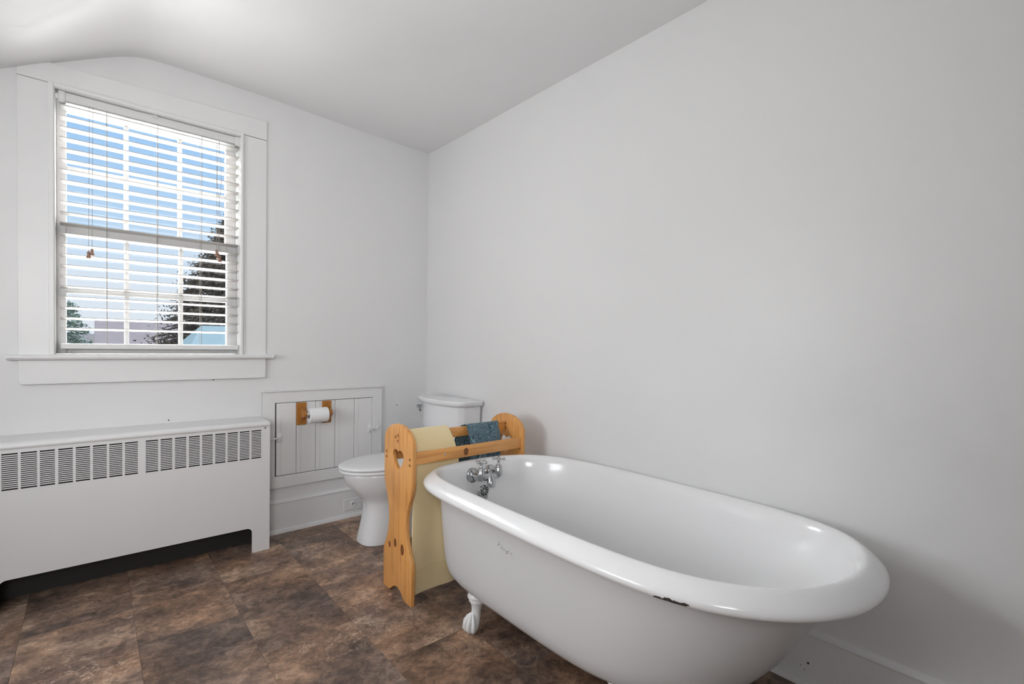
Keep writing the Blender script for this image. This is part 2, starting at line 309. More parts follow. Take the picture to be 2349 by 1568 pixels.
def mat_enamel():
    """white cast-iron enamel with one chipped rusty patch under the rolled lip"""
    m = bpy.data.materials.new('tub_enamel'); m.use_nodes = True; nt = m.node_tree; b = nt.nodes['Principled BSDF']; N = nt.nodes.new; L = nt.links.new
    b.inputs['Roughness'].default_value = 0.20; b.inputs['Coat Weight'].default_value = 0.3; b.inputs['Coat Roughness'].default_value = 0.08
    tc = N('ShaderNodeTexCoord'); v = N('ShaderNodeVectorMath'); v.operation = 'SUBTRACT'; L(tc.outputs['Object'], v.inputs[0]); v.inputs[1].default_value = CHIP
    rot = N('ShaderNodeMapping'); rot.vector_type = 'POINT'; L(v.outputs[0], rot.inputs[0]); rot.inputs['Rotation'].default_value = (0, 0, -0.22)
    s = N('ShaderNodeVectorMath'); s.operation = 'DIVIDE'; L(rot.outputs[0], s.inputs[0]); s.inputs[1].default_value = (0.03, 0.064, 0.0080)
    ln = N('ShaderNodeVectorMath'); ln.operation = 'LENGTH'; L(s.outputs[0], ln.inputs[0])
    nz = N('ShaderNodeTexNoise'); nz.inputs['Scale'].default_value = 60; nz.inputs['Detail'].default_value = 3; L(tc.outputs['Object'], nz.inputs['Vector'])
    ad = N('ShaderNodeMath'); ad.operation = 'MULTIPLY_ADD'; L(nz.outputs['Fac'], ad.inputs[0]); ad.inputs[1].default_value = 1.7; L(ln.outputs['Value'], ad.inputs[2])
    r = N('ShaderNodeValToRGB'); L(ad.outputs[0], r.inputs[0]); e = r.color_ramp.elements; r.color_ramp.interpolation = 'LINEAR'
    mr = N('ShaderNodeMapRange'); mr.inputs[2].default_value = 2.2; L(ad.outputs[0], mr.inputs[0]); L(mr.outputs[0], r.inputs[0])
    e[0].position = 0.76; e[0].color = (0.05, 0.045, 0.042, 1); e[1].position = 0.80; e[1].color = (0.79, 0.79, 0.795, 1)
    L(r.outputs[0], b.inputs['Base Color']); return m
CHIP = (-0.797, -2.390, 0.522)
M_ENAMEL = mat_enamel()

# ------------------------------------------------------------------ the room
X_LEFT, Y_FRONT = -2.75, -4.05
ceil_prof = [(0.0, 2.430), (-0.30, 2.432), (-0.66, 2.444), (-1.07, 2.458), (-1.40, 2.462), (-1.52, 2.4625), (-1.585, 2.4575), (-1.63, 2.446), (-1.68, 2.426), (-1.75, 2.391), (-1.907, 2.306), (-2.065, 2.222), (-2.40, 2.045), (-2.92, 1.77)]
def wall_panel(name, loops, thick, M, m=M_WALL):
    me = plate(loops, thick); me.transform(M); o = link(name, me, m); o['kind'] = 'structure'; return o
W1 = (-1.912, -1.165, 1.010, 2.205)        # window opening x0,x1,z0,z1
top = [(x, z+0.05) for x, z in ceil_prof]
outline = [(0.15, -0.1), (0.15, 2.48)] + top + [(-2.92, -0.1)]
wall_panel('wall_back', [outline, [(W1[0], W1[2]), (W1[0], W1[3]), (W1[1], W1[3]), (W1[1], W1[2])]], 0.15, Matrix.Translation((0, 0.075, 0)) @ MXZ)
wall_panel('wall_front', [outline], 0.12, Matrix.Translation((0, Y_FRONT-0.06, 0)) @ MXZ)
MYZ = Matrix(((0, 0, 1, 0), (1, 0, 0, 0), (0, 1, 0, 0), (0, 0, 0, 1)))
wall_panel('wall_right', [[(Y_FRONT-0.1, -0.1), (0.14, -0.1), (0.14, 2.50), (Y_FRONT-0.1, 2.50)]], 0.12, Matrix.Translation((0.06, 0, 0)) @ MYZ)
W2 = (-1.80, -0.90, 0.85, 1.72)  # opening for the added left window
wall_panel('wall_left', [[(Y_FRONT-0.1, -0.1), (0.14, -0.1), (0.14, 1.95), (Y_FRONT-0.1, 1.95)], [(W2[0], W2[2]), (W2[0], W2[3]), (W2[1], W2[3]), (W2[1], W2[2])]], 0.12, Matrix.Translation((X_LEFT-0.06, 0, 0)) @ MYZ)
# ceiling: flat plaster that turns down into a slope on the left
mb = MB(); ys = [0.16]+[-0.15*i for i in range(0, 28)]+[Y_FRONT-0.1]
cp = catmull([(x, 0, z) for x, z in ceil_prof], 4); cp = [Vector((0.12, 0, 2.43))]+cp
rows = []
for y in ys:
    rows.append([(p.x, y, p.z+0.006*noise.noise(Vector((p.x*1.6, y*1.3, 3))) ) for p in cp])
lo = [[mb.bm.verts.new(p) for p in r] for r in rows]; hi = [[mb.bm.verts.new((p[0], p[1], p[2]+0.10)) for p in r] for r in rows]
for i in range(len(rows)-1):
    for j in range(len(cp)-1):
        mb.bm.faces.new((lo[i][j], lo[i][j+1], lo[i+1][j+1], lo[i+1][j])); mb.bm.faces.new((hi[i][j], hi[i+1][j], hi[i+1][j+1], hi[i][j+1]))
ceiling = mb.build('ceiling', M_CEIL, smooth=40); ceiling['kind'] = 'structure'

# floor: every vinyl stone tile is a piece
fl = MB().box(X_LEFT-0.05, 0.1, Y_FRONT-0.05, 0.1, -0.10, -0.0045).build('floor', M_SUB); fl['kind'] = 'structure'
TW, TL = 0.3255, 0.6480; tile_me = None; k = 0
for c in range(-1, 9):
    x1 = -1.0025+TW*(3-c) if False else -0.026-0.0+TW*(0-c)+0.0
    x1 = -0.0275-TW*(c)
    x0 = x1-TW
    for r in range(-1, 8):
        y1 = -0.4815-0.0+TL*(0-r)+(TL/2 if c % 2 == 0 else 0)+0.0
        y0 = y1-TL
        ax0, ax1, ay0, ay1 = max(x0, X_LEFT), min(x1, -0.001), max(y0, Y_FRONT), min(y1, -0.001)
        if ax1-ax0 < 0.02 or ay1-ay0 < 0.02: continue
        full = abs(ax1-ax0-TW) < 1e-6 and abs(ay1-ay0-TL) < 1e-6
        if full and tile_me:
            o = bpy.data.objects.new('tile', tile_me); C.objects.link(o); o.parent = fl
        else:
            g = 0.0003; w, l = (ax1-ax0)/2-g, (ay1-ay0)/2-g
            o = MB().box(-w, w, -l, l, -0.0045, 0.0, 0.0003).build('tile', M_TILE, fl)
            if full: tile_me = o.data
        o.location = ((ax0+ax1)/2, (ay0+ay1)/2, 0.00015*random.random())

# baseboards
def moulding(name, prof, p0, p1, inward, m=M_TRIM):
    """prof = (out, z) pairs; runs p0 to p1"""
    mb = MB(); r0 = [(p0[0]+inward[0]*o, p0[1]+inward[1]*o, z) for o, z in prof]; r1 = [(p1[0]+inward[0]*o, p1[1]+inward[1]*o, z) for o, z in prof]
    mb.loft([r0, r1]); o = mb.build(name, m, smooth=35); o['kind'] = 'structure'; return o
bb = [(0, 0), (0.032, 0), (0.032, 0.008), (0.028, 0.019), (0.020, 0.022), (0.018, 0.022), (0.018, 0.168), (0.0215, 0.171), (0.022, 0.176), (0.018, 0.180), (0.006, 0.183), (0.002, 0.187), (0, 0.188)]
b0 = moulding('baseboard_back', bb, (X_LEFT, 0), (0, 0), (0, -1))
b1 = moulding('baseboard_right', bb, (0, Y_FRONT), (0, 0), (-1, 0))
moulding('baseboard_left', bb, (X_LEFT, Y_FRONT), (X_LEFT, 0), (1, 0))
for dy, dz, rd in ((0, 0, 0.0035), (0.022, -0.018, 0.0016), (0.010, -0.026, 0.0016)):
    MB().ball((-0.0183, -2.433+dy, 0.078+dz), rd, (0.25, 1, 1.1)).build('nail_hole', M_DARK, b1)
# hairline plaster seam and small dents on the right wall
def wall_nail(x, y, z, r=0.003):
    o = MB().ball((x, y, z), r, n=8).build('nail_head', M_DARK); return o
wb = bpy.data.objects['wall_back']; wr = bpy.data.objects['wall_right']
for x, z in ((-0.226, 0.686), (-1.488, 0.696), (-1.295, 0.892)):
    o = wall_nail(x, -0.001, z); o.parent = wb
    o['label'] = 'small dark nail head'
mb = MB(); mb.tube([(0.0006, -2.747+0.004*math.sin(i), 0.75+i*0.06) for i in range(19)], 0.0007, 6)
s = mb.build('plaster_seam', M_WALL, wr)
mb = MB(); mb.tube([Vector((-1.052+random.uniform(-.02, .02), -0.34-0.05*i, 2.4615)) for i in range(6)], 0.0015, 6)

# ------------------------------------------------------------------ window_1 (structure)
win = tag(empty('window_1', (-1.54, 0, 1.02)), kind='structure')
def wpart(name, mbx, m=M_TRIM, smooth=None, parent=None):
    return mbx.build(name, m, parent or win, smooth, M=Matrix.Translation((1.54, 0, -1.02)) if (parent or win) is win else None)
x0, x1, z0, z1 = W1
# side casings; the head casing is a wide flat board whose top is cut by the sloping ceiling
wpart('casing', MB().box(-2.017, -1.905, -0.010, 0.001, 1.02, 2.215, 0.002))
wpart('casing', MB().box(-1.170, -1.042, -0.010, 0.001, 1.02, 2.215, 0.002))
hp = [(-2.017, 2.217), (-1.042, 2.217), (-1.042, 2.322), (-1.92, 2.322-0.02), (-2.017, 2.246)]
me = plate([hp], 0.010, 0.0015); me.transform(Matrix.Translation((1.54, -0.005, -1.02)) @ MXZ); link('head_casing', me, M_TRIM, win)
# inner bead round the opening
wpart('inner_bead', MB().box(-1.921, -1.903, -0.026, 0.0, 1.024, 2.2165, 0.002).box(-1.173, -1.160, -0.026, 0.0, 1.024, 2.2165, 0.002).box(-1.903, -1.173, -0.026, 0.0, 2.200, 2.2165, 0.002))
wpart('jamb', MB().box(-1.912, -1.900, -0.018, 0.15, 1.024, 2.205).box(-1.174, -1.165, -0.018, 0.15, 1.024, 2.205).box(-1.900, -1.174, -0.018, 0.15, 2.198, 2.205))
# stool with rounded nose, apron with bottom bead
nose = [(-0.045, 1.0075), (-0.049, 1.012), (-0.050, 1.017), (-0.048, 1.023), (-0.042, 1.0265), (0.150, 1.0265), (0.150, 1.004), (-0.040, 1.004)]
mb = MB(); mb.loft([[(x, y, z) for y, z in nose] for x in (-2.050, -2.046, -1.012, -1.008)]); 
wpart('window_sill', mb, smooth=40)
wpart('apron', MB().box(-2.017, -1.044, -0.019, 0.001, 0.905, 1.004, 0.002).box(-2.010, -1.048, -0.026, 0.001, 0.897, 0.907, 0.003, 2))
# sashes
def sash(name, y, za, zb, top_r, bot_r, mid):
    mbx = MB(); t = 0.034; xa, xb = -1.899, -1.175; ga, gb = -1.866, -1.222
    mbx.box(xa, ga, y, y+t, za, zb, 0.002).box(gb, xb, y, y+t, za, zb, 0.002)
    mbx.box(ga, gb, y, y+t, zb-top_r, zb, 0.002).box(ga, gb, y, y+t, za, za+bot_r, 0.002)
    s = mbx.build(name, M_SASH, win, M=Matrix.Translation((1.54, 0, -1.02)))
    mu = MB()
    for xm in (-1.649, -1.429): mu.box(xm-0.0095, xm+0.0095, y+0.004, y+t-0.004, za+bot_r-0.002, zb-top_r+0.002, 0.004)
    mu.box(ga-.002, gb+.002, y+0.005, y+t-0.005, mid-0.010, mid+0.010, 0.004)
    mu.build('muntin', M_SASH, s, M=Matrix.Translation((1.54, 0, -1.02)))
    xs = [ga, -1.649, -1.429, gb]; zs = [za+bot_r, mid, zb-top_r]
    for i in range(3):
        for j in range(2):
            MB().box(xs[i], xs[i+1], y+t/2-0.0015, y+t/2+0.0015, zs[j], zs[j+1]).build('pane', M_GLASS, s, M=Matrix.Translation((1.54, 0, -1.02)))
sash('lower_sash', 0.064, 1.028, 1.628, 0.050, 0.048, 1.318)
sash('upper_sash', 0.102, 1.595, 2.196, 0.048, 0.034, 1.890)
# added_window_2, added out of view in the left wall to let in fill light
w2 = tag(empty('added_window_2', (X_LEFT, -1.35, 0.85)), kind='structure')
mb = MB(); cy, cz = -1.35, 0.85
for a, b_, c_, d2 in ((W2[0]-.09, W2[0], W2[2]-.03, W2[3]+.09), (W2[1], W2[1]+.09, W2[2]-.03, W2[3]+.09), (W2[0], W2[1], W2[3], W2[3]+.09), (W2[0]-.12, W2[1]+.12, W2[2]-.03, W2[2])):
    mb.box(-0.001, 0.02, a-cy, b_-cy, c_-cz, d2-cz, 0.002)
mb.box(-0.07, -0.04, -0.45, 0.45, 0.42, 0.455)
mb.build('added_window_frame', M_TRIM, w2)

# ------------------------------------------------------------------ small hatch in the back wall (structure door_1)
dr = tag(empty('door_1', (-0.70, 0, 0.53)), kind='structure'); MD = Matrix.Translation((0.70, 0, -0.53))
def mitre(xa, xb, za, zb, w, y0, y1, name):
    for i, poly in enumerate(([(xa, za), (xb, za), (xb-w, za+w), (xa+w, za+w)], [(xa, zb), (xb, zb), (xb-w, zb-w), (xa+w, zb-w)],
                              [(xa, za), (xa+w, za+w), (xa+w, zb-w), (xa, zb)], [(xb, za), (xb-w, za+w), (xb-w, zb-w), (xb, zb)])):
        me = plate([poly], y1-y0, 0.0015, 1); me.transform(Matrix.Translation((0.70, (y0+y1)/2, -0.53)) @ MXZ); link(name, me, M_TRIM, dr)
mitre(-1.060, -0.342, 0.262, 0.816, 0.0655, -0.019, 0.001, 'frame')
MB().box(-1.064, -0.338, -0.030, 0.001, 0.814, 0.824, 0.002).build('top_bead', M_TRIM, dr, M=MD)
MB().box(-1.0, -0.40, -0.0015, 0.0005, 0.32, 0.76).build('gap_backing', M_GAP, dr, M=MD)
pb = [-0.988, -0.8785, -0.768, -0.651, -0.529, -0.4085]
for a, b_ in zip(pb, pb[1:]):
    mb = MB(); g = 0.0012
    mb.box(a+g, a+(b_-a)*0.20, -0.016, -0.0015, 0.3315, 0.7475, 0.0012); mb.box(a+(b_-a)*0.2+0.0002, a+(b_-a)*0.25, -0.0155, -0.0015, 0.3315, 0.7475, 0.0008)
    mb.box(a+(b_-a)*0.25+0.0002, b_-g, -0.016, -0.0015, 0.3315, 0.7475, 0.0012)
    mb.build('plank', M_TRIM, dr, M=MD)
def latch(cx, cz, sgn):
    mb = MB()
    mb.box(cx+sgn*0.004-0.0, cx+sgn*0.034 if sgn > 0 else cx-0.004, -0.020, -0.0155, cz-0.026, cz+0.024, 0.001) if sgn > 0 else mb.box(cx-0.034, cx-0.004, -0.020, -0.0155, cz-0.026, cz+0.024, 0.001)
    mb.tube([(cx+sgn*0.022, -0.028, cz+0.004), (cx-sgn*0.002, -0.034, cz-0.001), (cx-sgn*0.018, -0.037, cz-0.004), (cx-sgn*0.032, -0.034, cz-0.002 if sgn > 0 else cz+0.018)], [0.006, 0.005, 0.0035, 0.005], 8)
    mb.ball((cx+sgn*0.014, -0.024, cz), 0.008, (1, 1, 1), n=10)
    mb.tube([(cx+sgn*0.014, -0.028, cz-0.006), (cx+sgn*0.006, -0.034, cz-0.022)], [0.004, 0.003], 6)
    mb.build('latch', M_TRIM, dr, smooth=50, M=MD)
latch(-0.989, 0.552, 1); latch(-0.405, 0.548, -1)

# outlet let into the baseboard
ol = tag(empty('wall_outlet', (-0.534, -0.0185, 0.081)), 'white painted single outlet plate on the baseboard behind the toilet', 'outlet')
MB().box(-0.060, 0.060, -0.0055, 0.0, -0.036, 0.036, 0.0015).build('plate', M_TRIM, ol)
mr_ = Matrix.Rotation(PI/2, 4, 'X')
mb = MB(); mb.lathe([(0.0195, 0.0050), (0.0195, 0.0075), (0.016, 0.0095), (0.0125, 0.0085), (0.0125, 0.0060), (0.0, 0.0060)], mr_, 24); mb.build('socket_ring', M_SEAT, ol, 40)
mb = MB()
for a in (0.4, 2.5, 4.6): mb.ball((0.006*math.cos(a), -0.0072, 0.006*math.sin(a)), 0.0028, (1, .6, 1), n=8)
mb.build('socket_hole', M_DARK, ol)

# ------------------------------------------------------------------ radiator cover
RX0, RX1, RY = -2.143, -1.070, -0.208
rc = tag(empty('radiator_cover', (-1.606, RY/2, 0)), 'long white metal radiator cover with slotted grille standing under the window', 'radiator cover')
MR = Matrix.Translation((1.606, -RY/2, 0))
cols = [(-2.103, -2.058), (-2.049, -2.003), (-1.995, -1.948), (-1.940, -1.895), (-1.885, -1.840), (-1.831, -1.785), (-1.776, -1.730), (-1.722, -1.677), (-1.668, -1.622),
        (-1.594, -1.548), (-1.539, -1.494), (-1.484, -1.439), (-1.429, -1.384), (-1.375, -1.330), (-1.320, -1.275), (-1.266, -1.221), (-1.212, -1.167), (-1.158, -1.112)]
GZ0, GZ1 = 0.491, 0.638
R_ = 0.024; arc = lambda cx, cz, a0, a1: [(cx+R_*math.cos(a0+(a1-a0)*i/6), cz+R_*math.sin(a0+(a1-a0)*i/6)) for i in range(7)]
ax, bx, tz = RX0+0.083, RX1-0.084, 0.131
out = [(RX0, 0), (ax-0.008, 0), (ax, 0.02)] + arc(ax+R_, tz-R_, PI, PI/2) + arc(bx-R_, tz-R_, PI/2, 0) + [(bx, 0.02), (bx+0.008, 0), (RX1, 0), (RX1, 0.662), (RX0, 0.662)]
out = [(RX0, 0), (ax, 0)] + arc(ax+R_, tz-R_, PI, PI/2) + arc(bx-R_, tz-R_, PI/2, 0) + [(bx, 0), (RX1, 0), (RX1, 0.662), (RX0, 0.662)]
me = plate([out]+[[(a, GZ0), (a, GZ1), (b_, GZ1), (b_, GZ0)] for a, b_ in cols], 0.0025); me.transform(MR @ Matrix.Translation((0, RY+0.00125, 0)) @ MXZ)
link('front_panel', me, M_COVER, rc)
gm = None
for a, b_ in cols:
    if gm is None:
        mb = MB(); n = 18; pitch = (GZ1-GZ0)/n
        for i in range(1, n):
            z = i*pitch
            mb.box(-0.0235, 0.0235, 0.0005, 0.0040, z-0.0021, z+0.0021)
        g = mb.build('grille', M_COVER, rc); gm = g.data
    else:
        g = bpy.data.objects.new('grille', gm); C.objects.link(g); g.parent = rc
    g.location = ((a+b_)/2+1.606, RY/2, GZ0); g.scale = ((b_-a)/0.0465, 1, 1)
# top with a rolled front edge and rounded right corner
tp = [(0.0, 0.682), (-0.185, 0.682), (-0.198, 0.681), (-0.206, 0.678), (-0.2125, 0.672), (-0.2145, 0.665), (-0.2135, 0.659), (-0.2115, 0.656), (-0.205, 0.656), (-0.2, 0.660), (0.0, 0.660)]
mb = MB(); rs = []
for x, k in ((RX0-0.002, 0.0), (RX0, 0.002), (RX0+0.01, 0.004), (RX1-0.012, 0.004), (RX1-0.003, 0.0025), (RX1+0.001, 0.0), (RX1+0.003, -0.006)):
    rs.append([(x, y*(1+k*1.5) if y < -0.15 else y, z+(k-0.004 if z > 0.67 else 0)) for y, z in tp])
mb.loft(rs); mb.build('top', M_COVER, rc, 50, M=MR)
MB().box(RX1-0.0025, RX1, RY+0.003, -0.0185, 0.0, 0.660).build('side_panel', M_COVER, rc, M=MR)
MB().box(RX0, RX0+0.0025, RY+0.003, -0.0185, 0.0, 0.660).build('side_panel', M_COVER, rc, M=MR)
MB().box(RX0+0.004, RX1-0.004, -0.062, -0.034, 0.001, 0.655).build('shade_liner', M_RECESS, rc, M=MR)  # liner darkened to stand for the shade under the cover
MB().box(RX0+0.004, RX1-0.004, RY+0.012, RY+0.014, 0.470, 0.655).build('slot_shade_sheet', M_DARK, rc, M=MR)  # black sheet painting the dark inside behind the open slots
MB().ball((-1.094, RY-0.0005, 0.648), 0.0055, (1, .4, 1)).build('screw', M_STEEL, rc, 60, M=MR)
mb = MB()
for i in range(60): mb.box(RX0+0.10+i*0.0145, RX0+0.1015+i*0.0145, -0.155, -0.075, 0.16, 0.26)
mb.tube([(RX0+0.03, -0.115, 0.21), (RX1-0.03, -0.115, 0.21)], 0.014, 12)
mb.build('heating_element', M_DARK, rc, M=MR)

# ------------------------------------------------------------------ venetian blind
bl = tag(empty('window_blind', (-1.53, 0.03, 1.04)), 'white wood-slat blind hanging lowered and open in the window', 'blind'); MBL = Matrix.Translation((1.53, -0.03, -1.04))
BX0, BX1 = -1.889, -1.172
me = MB().box(BX0+0.004, BX1-0.004, 0.000, 0.052, 2.157, 2.1955, 0.002).build('headrail', M_RAIL, bl, M=MBL)
for xa, sgn in ((BX0, 1), (BX1, -1)):
    mb = MB(); mb.box(min(xa, xa+sgn*0.024), max(xa, xa+sgn*0.024), -0.006, 0.055, 2.150, 2.197, 0.003, 2)
    mb.box(min(xa+sgn*.003, xa+sgn*0.020), max(xa+sgn*.003, xa+sgn*0.020), -0.009, -0.004, 2.146, 2.156, 0.002)
    mb.build('bracket', M_RAIL, bl, 50, M=MBL)
MB().box(-1.553, -1.533, -0.004, 0.02, 2.182, 2.1975, 0.002).build('center_support', M_RAIL, bl, M=MBL)
slat = None; NS = 22; zs0, pitch = 2.1365, 0.0473
for i in range(NS):
    if slat is None:
        mb = MB(); th = 0.0028; prof = []
        tilt = math.radians(5.0); n = 8
        up_ = [(-0.025+0.05*j/n, 0.0022*(1-(2*j/n-1)**2)) for j in range(n+1)]
        ring = [(y, z+th/2) for y, z in up_]+[(y, z-th/2) for y, z in reversed(up_)]
        ring = [(y*math.cos(tilt)+z*math.sin(tilt), -y*math.sin(tilt)+z*math.cos(tilt)) for y, z in ring]
        hw = (BX1-BX0)/2-0.004
        mb.loft([[(x, y, z) for y, z in ring] for x in (-hw, hw)])
        o = mb.build('slat', M_SLAT, bl, 40); slat = o.data
    else:
        o = bpy.data.objects.new('slat', slat); C.objects.link(o); o.parent = bl
    o.location = ((BX0+BX1)/2+1.53+random.uniform(-.0008, .0008), random.uniform(-.001, .001), zs0-pitch*i-1.04); o.rotation_euler = (0.035-i/NS*0.10+random.uniform(-.02, .02), random.uniform(-.0015, .0015), 0)
MB().box(BX0+0.004, BX1-0.004, 0.004, 0.056, 1.052, 1.076, 0.004, 2).build('bottom_rail', M_RAIL, bl, M=MBL)
for xc in (-1.724, -1.532, -1.3475):
    mb = MB()
    for y in (0.004, 0.055): mb.tube([(xc, y, 2.157), (xc, y, 1.076)], 0.0011, 5)
    for i in range(NS): mb.tube([(xc, 0.004, zs0-pitch*i+0.004), (xc, 0.055, zs0-pitch*i-0.008)], 0.0007, 4)
    mb.build('ladder_cord', M_CORD, bl, M=MBL)
for xc, zb in ((-1.789, 1.497), (-1.777, 1.510)):
    c = MB().tube([(xc+.004, -0.006, 2.157), (xc, -0.008, zb)], 0.0009, 5).build('tilt_cord', M_CORD, bl, M=MBL)
    mb = MB(); mb.lathe([(0.003, 0.0), (0.0055, -0.004), (0.006, -0.012), (0.0045, -0.016), (0.0085, -0.026), (0.009, -0.032), (0.003, -0.033)], Matrix.Translation((xc, -0.008, zb+0.002)), 12)
    mb.build('tassel', M_TASSEL, bl, 50, M=MBL)
for xc, zb, dx in ((-1.283, 1.575, 0.0), (-1.276, 1.560, 0.006), (-1.268, 1.545, -0.006)):
    MB().tube(catmull([(xc+dx, -0.006, 2.150), (xc-dx, -0.009, 1.95), (xc+dx*1.5, -0.010, 1.75), (xc, -0.010, zb)], 5), 0.0010, 5).build('lift_cord', M_CORD, bl, M=MBL)
    mb = MB(); mb.lathe([(0.003, 0.0), (0.0055, -0.004), (0.006, -0.012), (0.0045, -0.016), (0.0085, -0.026), (0.009, -0.032), (0.003, -0.033)], Matrix.Translation((xc, -0.010, zb+0.002)), 12)
    mb.build('tassel', M_TASSEL, bl, 50, M=MBL)

# ------------------------------------------------------------------ toilet paper holder and roll
ho = tag(empty('toilet_paper_holder', (-0.778, -0.0165, 0.68)), 'orange-brown wooden two-post toilet paper holder on the wall hatch', 'paper holder'); MH = Matrix.Translation((0.778, 0.0165, -0.68))
for xa, xb in ((-0.880, -0.824), (-0.732, -0.678)):
    MB().box(xa, xb, -0.026, -0.0165, 0.614, 0.746, 0.002).build('back_plate', M_HOLDER, ho, M=MH)
    xm = (xa+xb)/2
    # side profile of the arm (y,z): hangs out from the plate and ends in a rounded nose
    pr = [(-0.026, 0.643), (-0.040, 0.648), (-0.052, 0.660), (-0.066, 0.664), (-0.084, 0.664), (-0.094, 0.670), (-0.098, 0.680), (-0.096, 0.692), (-0.088, 0.700), (-0.060, 0.704), (-0.045, 0.712), (-0.026, 0.714)]
    me = plate([pr], 0.019, 0.002, 1); me.transform(MH @ Matrix.Translation((xm, 0, 0)) @ MYZ); link('arm', me, M_HOLDER, ho, 40)
    for z in (0.722, 0.632): MB().ball((xm, -0.0262, z), 0.0035, (1, .4, 1), n=8).build('screw_hole', M_CARVE, ho, M=MH)
MB().tube([(-0.845, -0.080, 0.682), (-0.712, -0.080, 0.682)], 0.010, 16).build('spindle', M_SEAT, ho, 50, M=MH)
mb = MB(); R1, R0 = 0.043, 0.0195; cz = 0.673; cy = -0.080
n = 40; ring = lambda x, r, w=0: [(x, cy+r*math.cos(2*PI*k/n), cz+r*math.sin(2*PI*k/n)) for k in range(n)]
xa, xb = -0.829, -0.724
mb.loft([ring(xa, R0), ring(xa, R1-0.0015), ring(xa+0.0015, R1), ring(xb-0.0015, R1), ring(xb, R1-0.0015), ring(xb, R0), ring(xb, R0-0.001), ring(xa, R0-0.001), ring(xa, R0)], False, False)
rl = mb.build('toilet_roll', M_PAPER, None, 40, M=Matrix.Translation((0.7765, 0.080, -0.673))); rl.location = (-0.7765, -0.080, 0.673)
tag(rl, 'white roll of toilet paper on the wooden wall holder', 'toilet paper')
mb = MB(); mb.loft([ring(xa+0.001, R0-0.0012), ring(xb-0.001, R0-0.0012), ring(xb-0.001, R0-0.0022), ring(xa+0.001, R0-0.0022), ring(xa+0.001, R0-0.0012)], False, False)
mb.build('cardboard_tube', M_CARD, rl, 40, M=Matrix.Translation((0.7765, 0.080, -0.673)))

# ------------------------------------------------------------------ toilet
TY = -0.432
to = tag(empty('toilet', (-0.42, TY, 0)), 'white two-piece toilet with closed lid against the right wall, beside the wooden towel rack', 'toilet'); MT = Matrix.Translation((0.42, 0, 0))
def egg(xf, xb, w, z, nexp=2.0, nb=2.6, xm=None, n=48):
    """outline: front tip xf (towards -x), back xb, half width w"""
    xm = xm if xm is not None else xb-(xb-xf)*0.42; pts = []
    for k in range(n):
        a = 2*PI*k/n; c, s = math.cos(a), math.sin(a)
        if c < 0: e = nexp; L_ = xm-xf
        else: e = nb; L_ = xb-xm
        pts.append((xm+math.copysign(abs(c)**(2/e), c)*L_, math.copysign(abs(s)**(2/e), s)*w, z))
    return pts
mb = MB()
S = [(-0.672, -0.16, 0.110, 0.000, 3.0), (-0.672, -0.16, 0.111, 0.010, 3.0), (-0.662, -0.16, 0.108, 0.055, 2.8), (-0.650, -0.15, 0.105, 0.11, 2.6), (-0.642, -0.14, 0.102, 0.17, 2.4), (-0.645, -0.13, 0.105, 0.215, 2.3),
     (-0.662, -0.12, 0.116, 0.245, 2.2), (-0.697, -0.10, 0.138, 0.28, 2.1), (-0.727, -0.08, 0.157, 0.315, 2.05), (-0.747, -0.06, 0.169, 0.35, 2.0), (-0.757, -0.05, 0.176, 0.378, 2.0), (-0.760, -0.05, 0.179, 0.392, 2.0), (-0.755, -0.05, 0.175, 0.398, 2.0)]
mb.loft([egg(a, b_, w, z, e, 4.0, xm=-0.50) for a, b_, w, z, e in S]); mb.build('bowl', M_PORC, to, 50, M=MT)
def slab(name, xf, xb, w, za, zb, r, m):
    mb = MB(); prof = [(r, za), (r*0.3, za+r*0.3), (0, za+r), (0, zb-r), (r*0.3, zb-r*0.35), (r, zb), (r*4, zb+0.003), (0.09, zb+0.006)]
    mb.loft([egg(xf+i, xb-i, w-i, z, 2.0, 3.2, xm=-0.50) for i, z in prof]); return mb.build(name, m, to, 50, M=MT)
slab('seat', -0.780, -0.285, 0.187, 0.400, 0.416, 0.005, M_SEAT)
slab('lid', -0.783, -0.280, 0.189, 0.420, 0.436, 0.006, M_SEAT)
for ya in (-0.085, 0.055): MB().box(-0.30, -0.265, ya, ya+0.030, 0.398, 0.438, 0.006, 2).build('hinge', M_SEAT, to, 50, M=MT)
def tank_sec(f, w, z, bow=0.045, back=-0.014, n=9, ch=0.06):
    """front face bowed towards -x with chamfered corners"""
    pts = [(back, -w), (f+ch*0.75, -w)]
    for i in range(n):
        s = -1+2*i/(n-1); y = s*(w-ch*0.35); pts.append((f-bow*(1-s*s)+0.012, y))
    pts += [(f+ch*0.75, w), (back, w)]
    P = [Vector((x, y, z)) for x, y in pts]; return P
def tank(name, secs, m):
    mb = MB(); mb.loft([tank_sec(*s) for s in secs]); o = mb.build(name, m, to, None, M=MT)
    md = o.modifiers.new('bevel', 'BEVEL'); md.width = 0.008; md.segments = 3; md.limit_method = 'ANGLE'; md.angle_limit = math.radians(22)
    o.data.shade_smooth(); o.data.set_sharp_from_angle(angle=math.radians(60)); return o
tank('tank', [(-0.150, 0.190, 0.385), (-0.165, 0.205, 0.42), (-0.176, 0.222, 0.60), (-0.180, 0.226, 0.733)], M_PORC)
tank('tank_lid', [(-0.188, 0.238, 0.732), (-0.198, 0.247, 0.742), (-0.200, 0.249, 0.762), (-0.190, 0.240, 0.768)], M_PORC)
mb = MB(); mb.box(-0.215, -0.014, -0.10, 0.10, 0.375, 0.40, 0.01, 2); mb.build('tank_shelf', M_PORC, to, 50, M=MT)
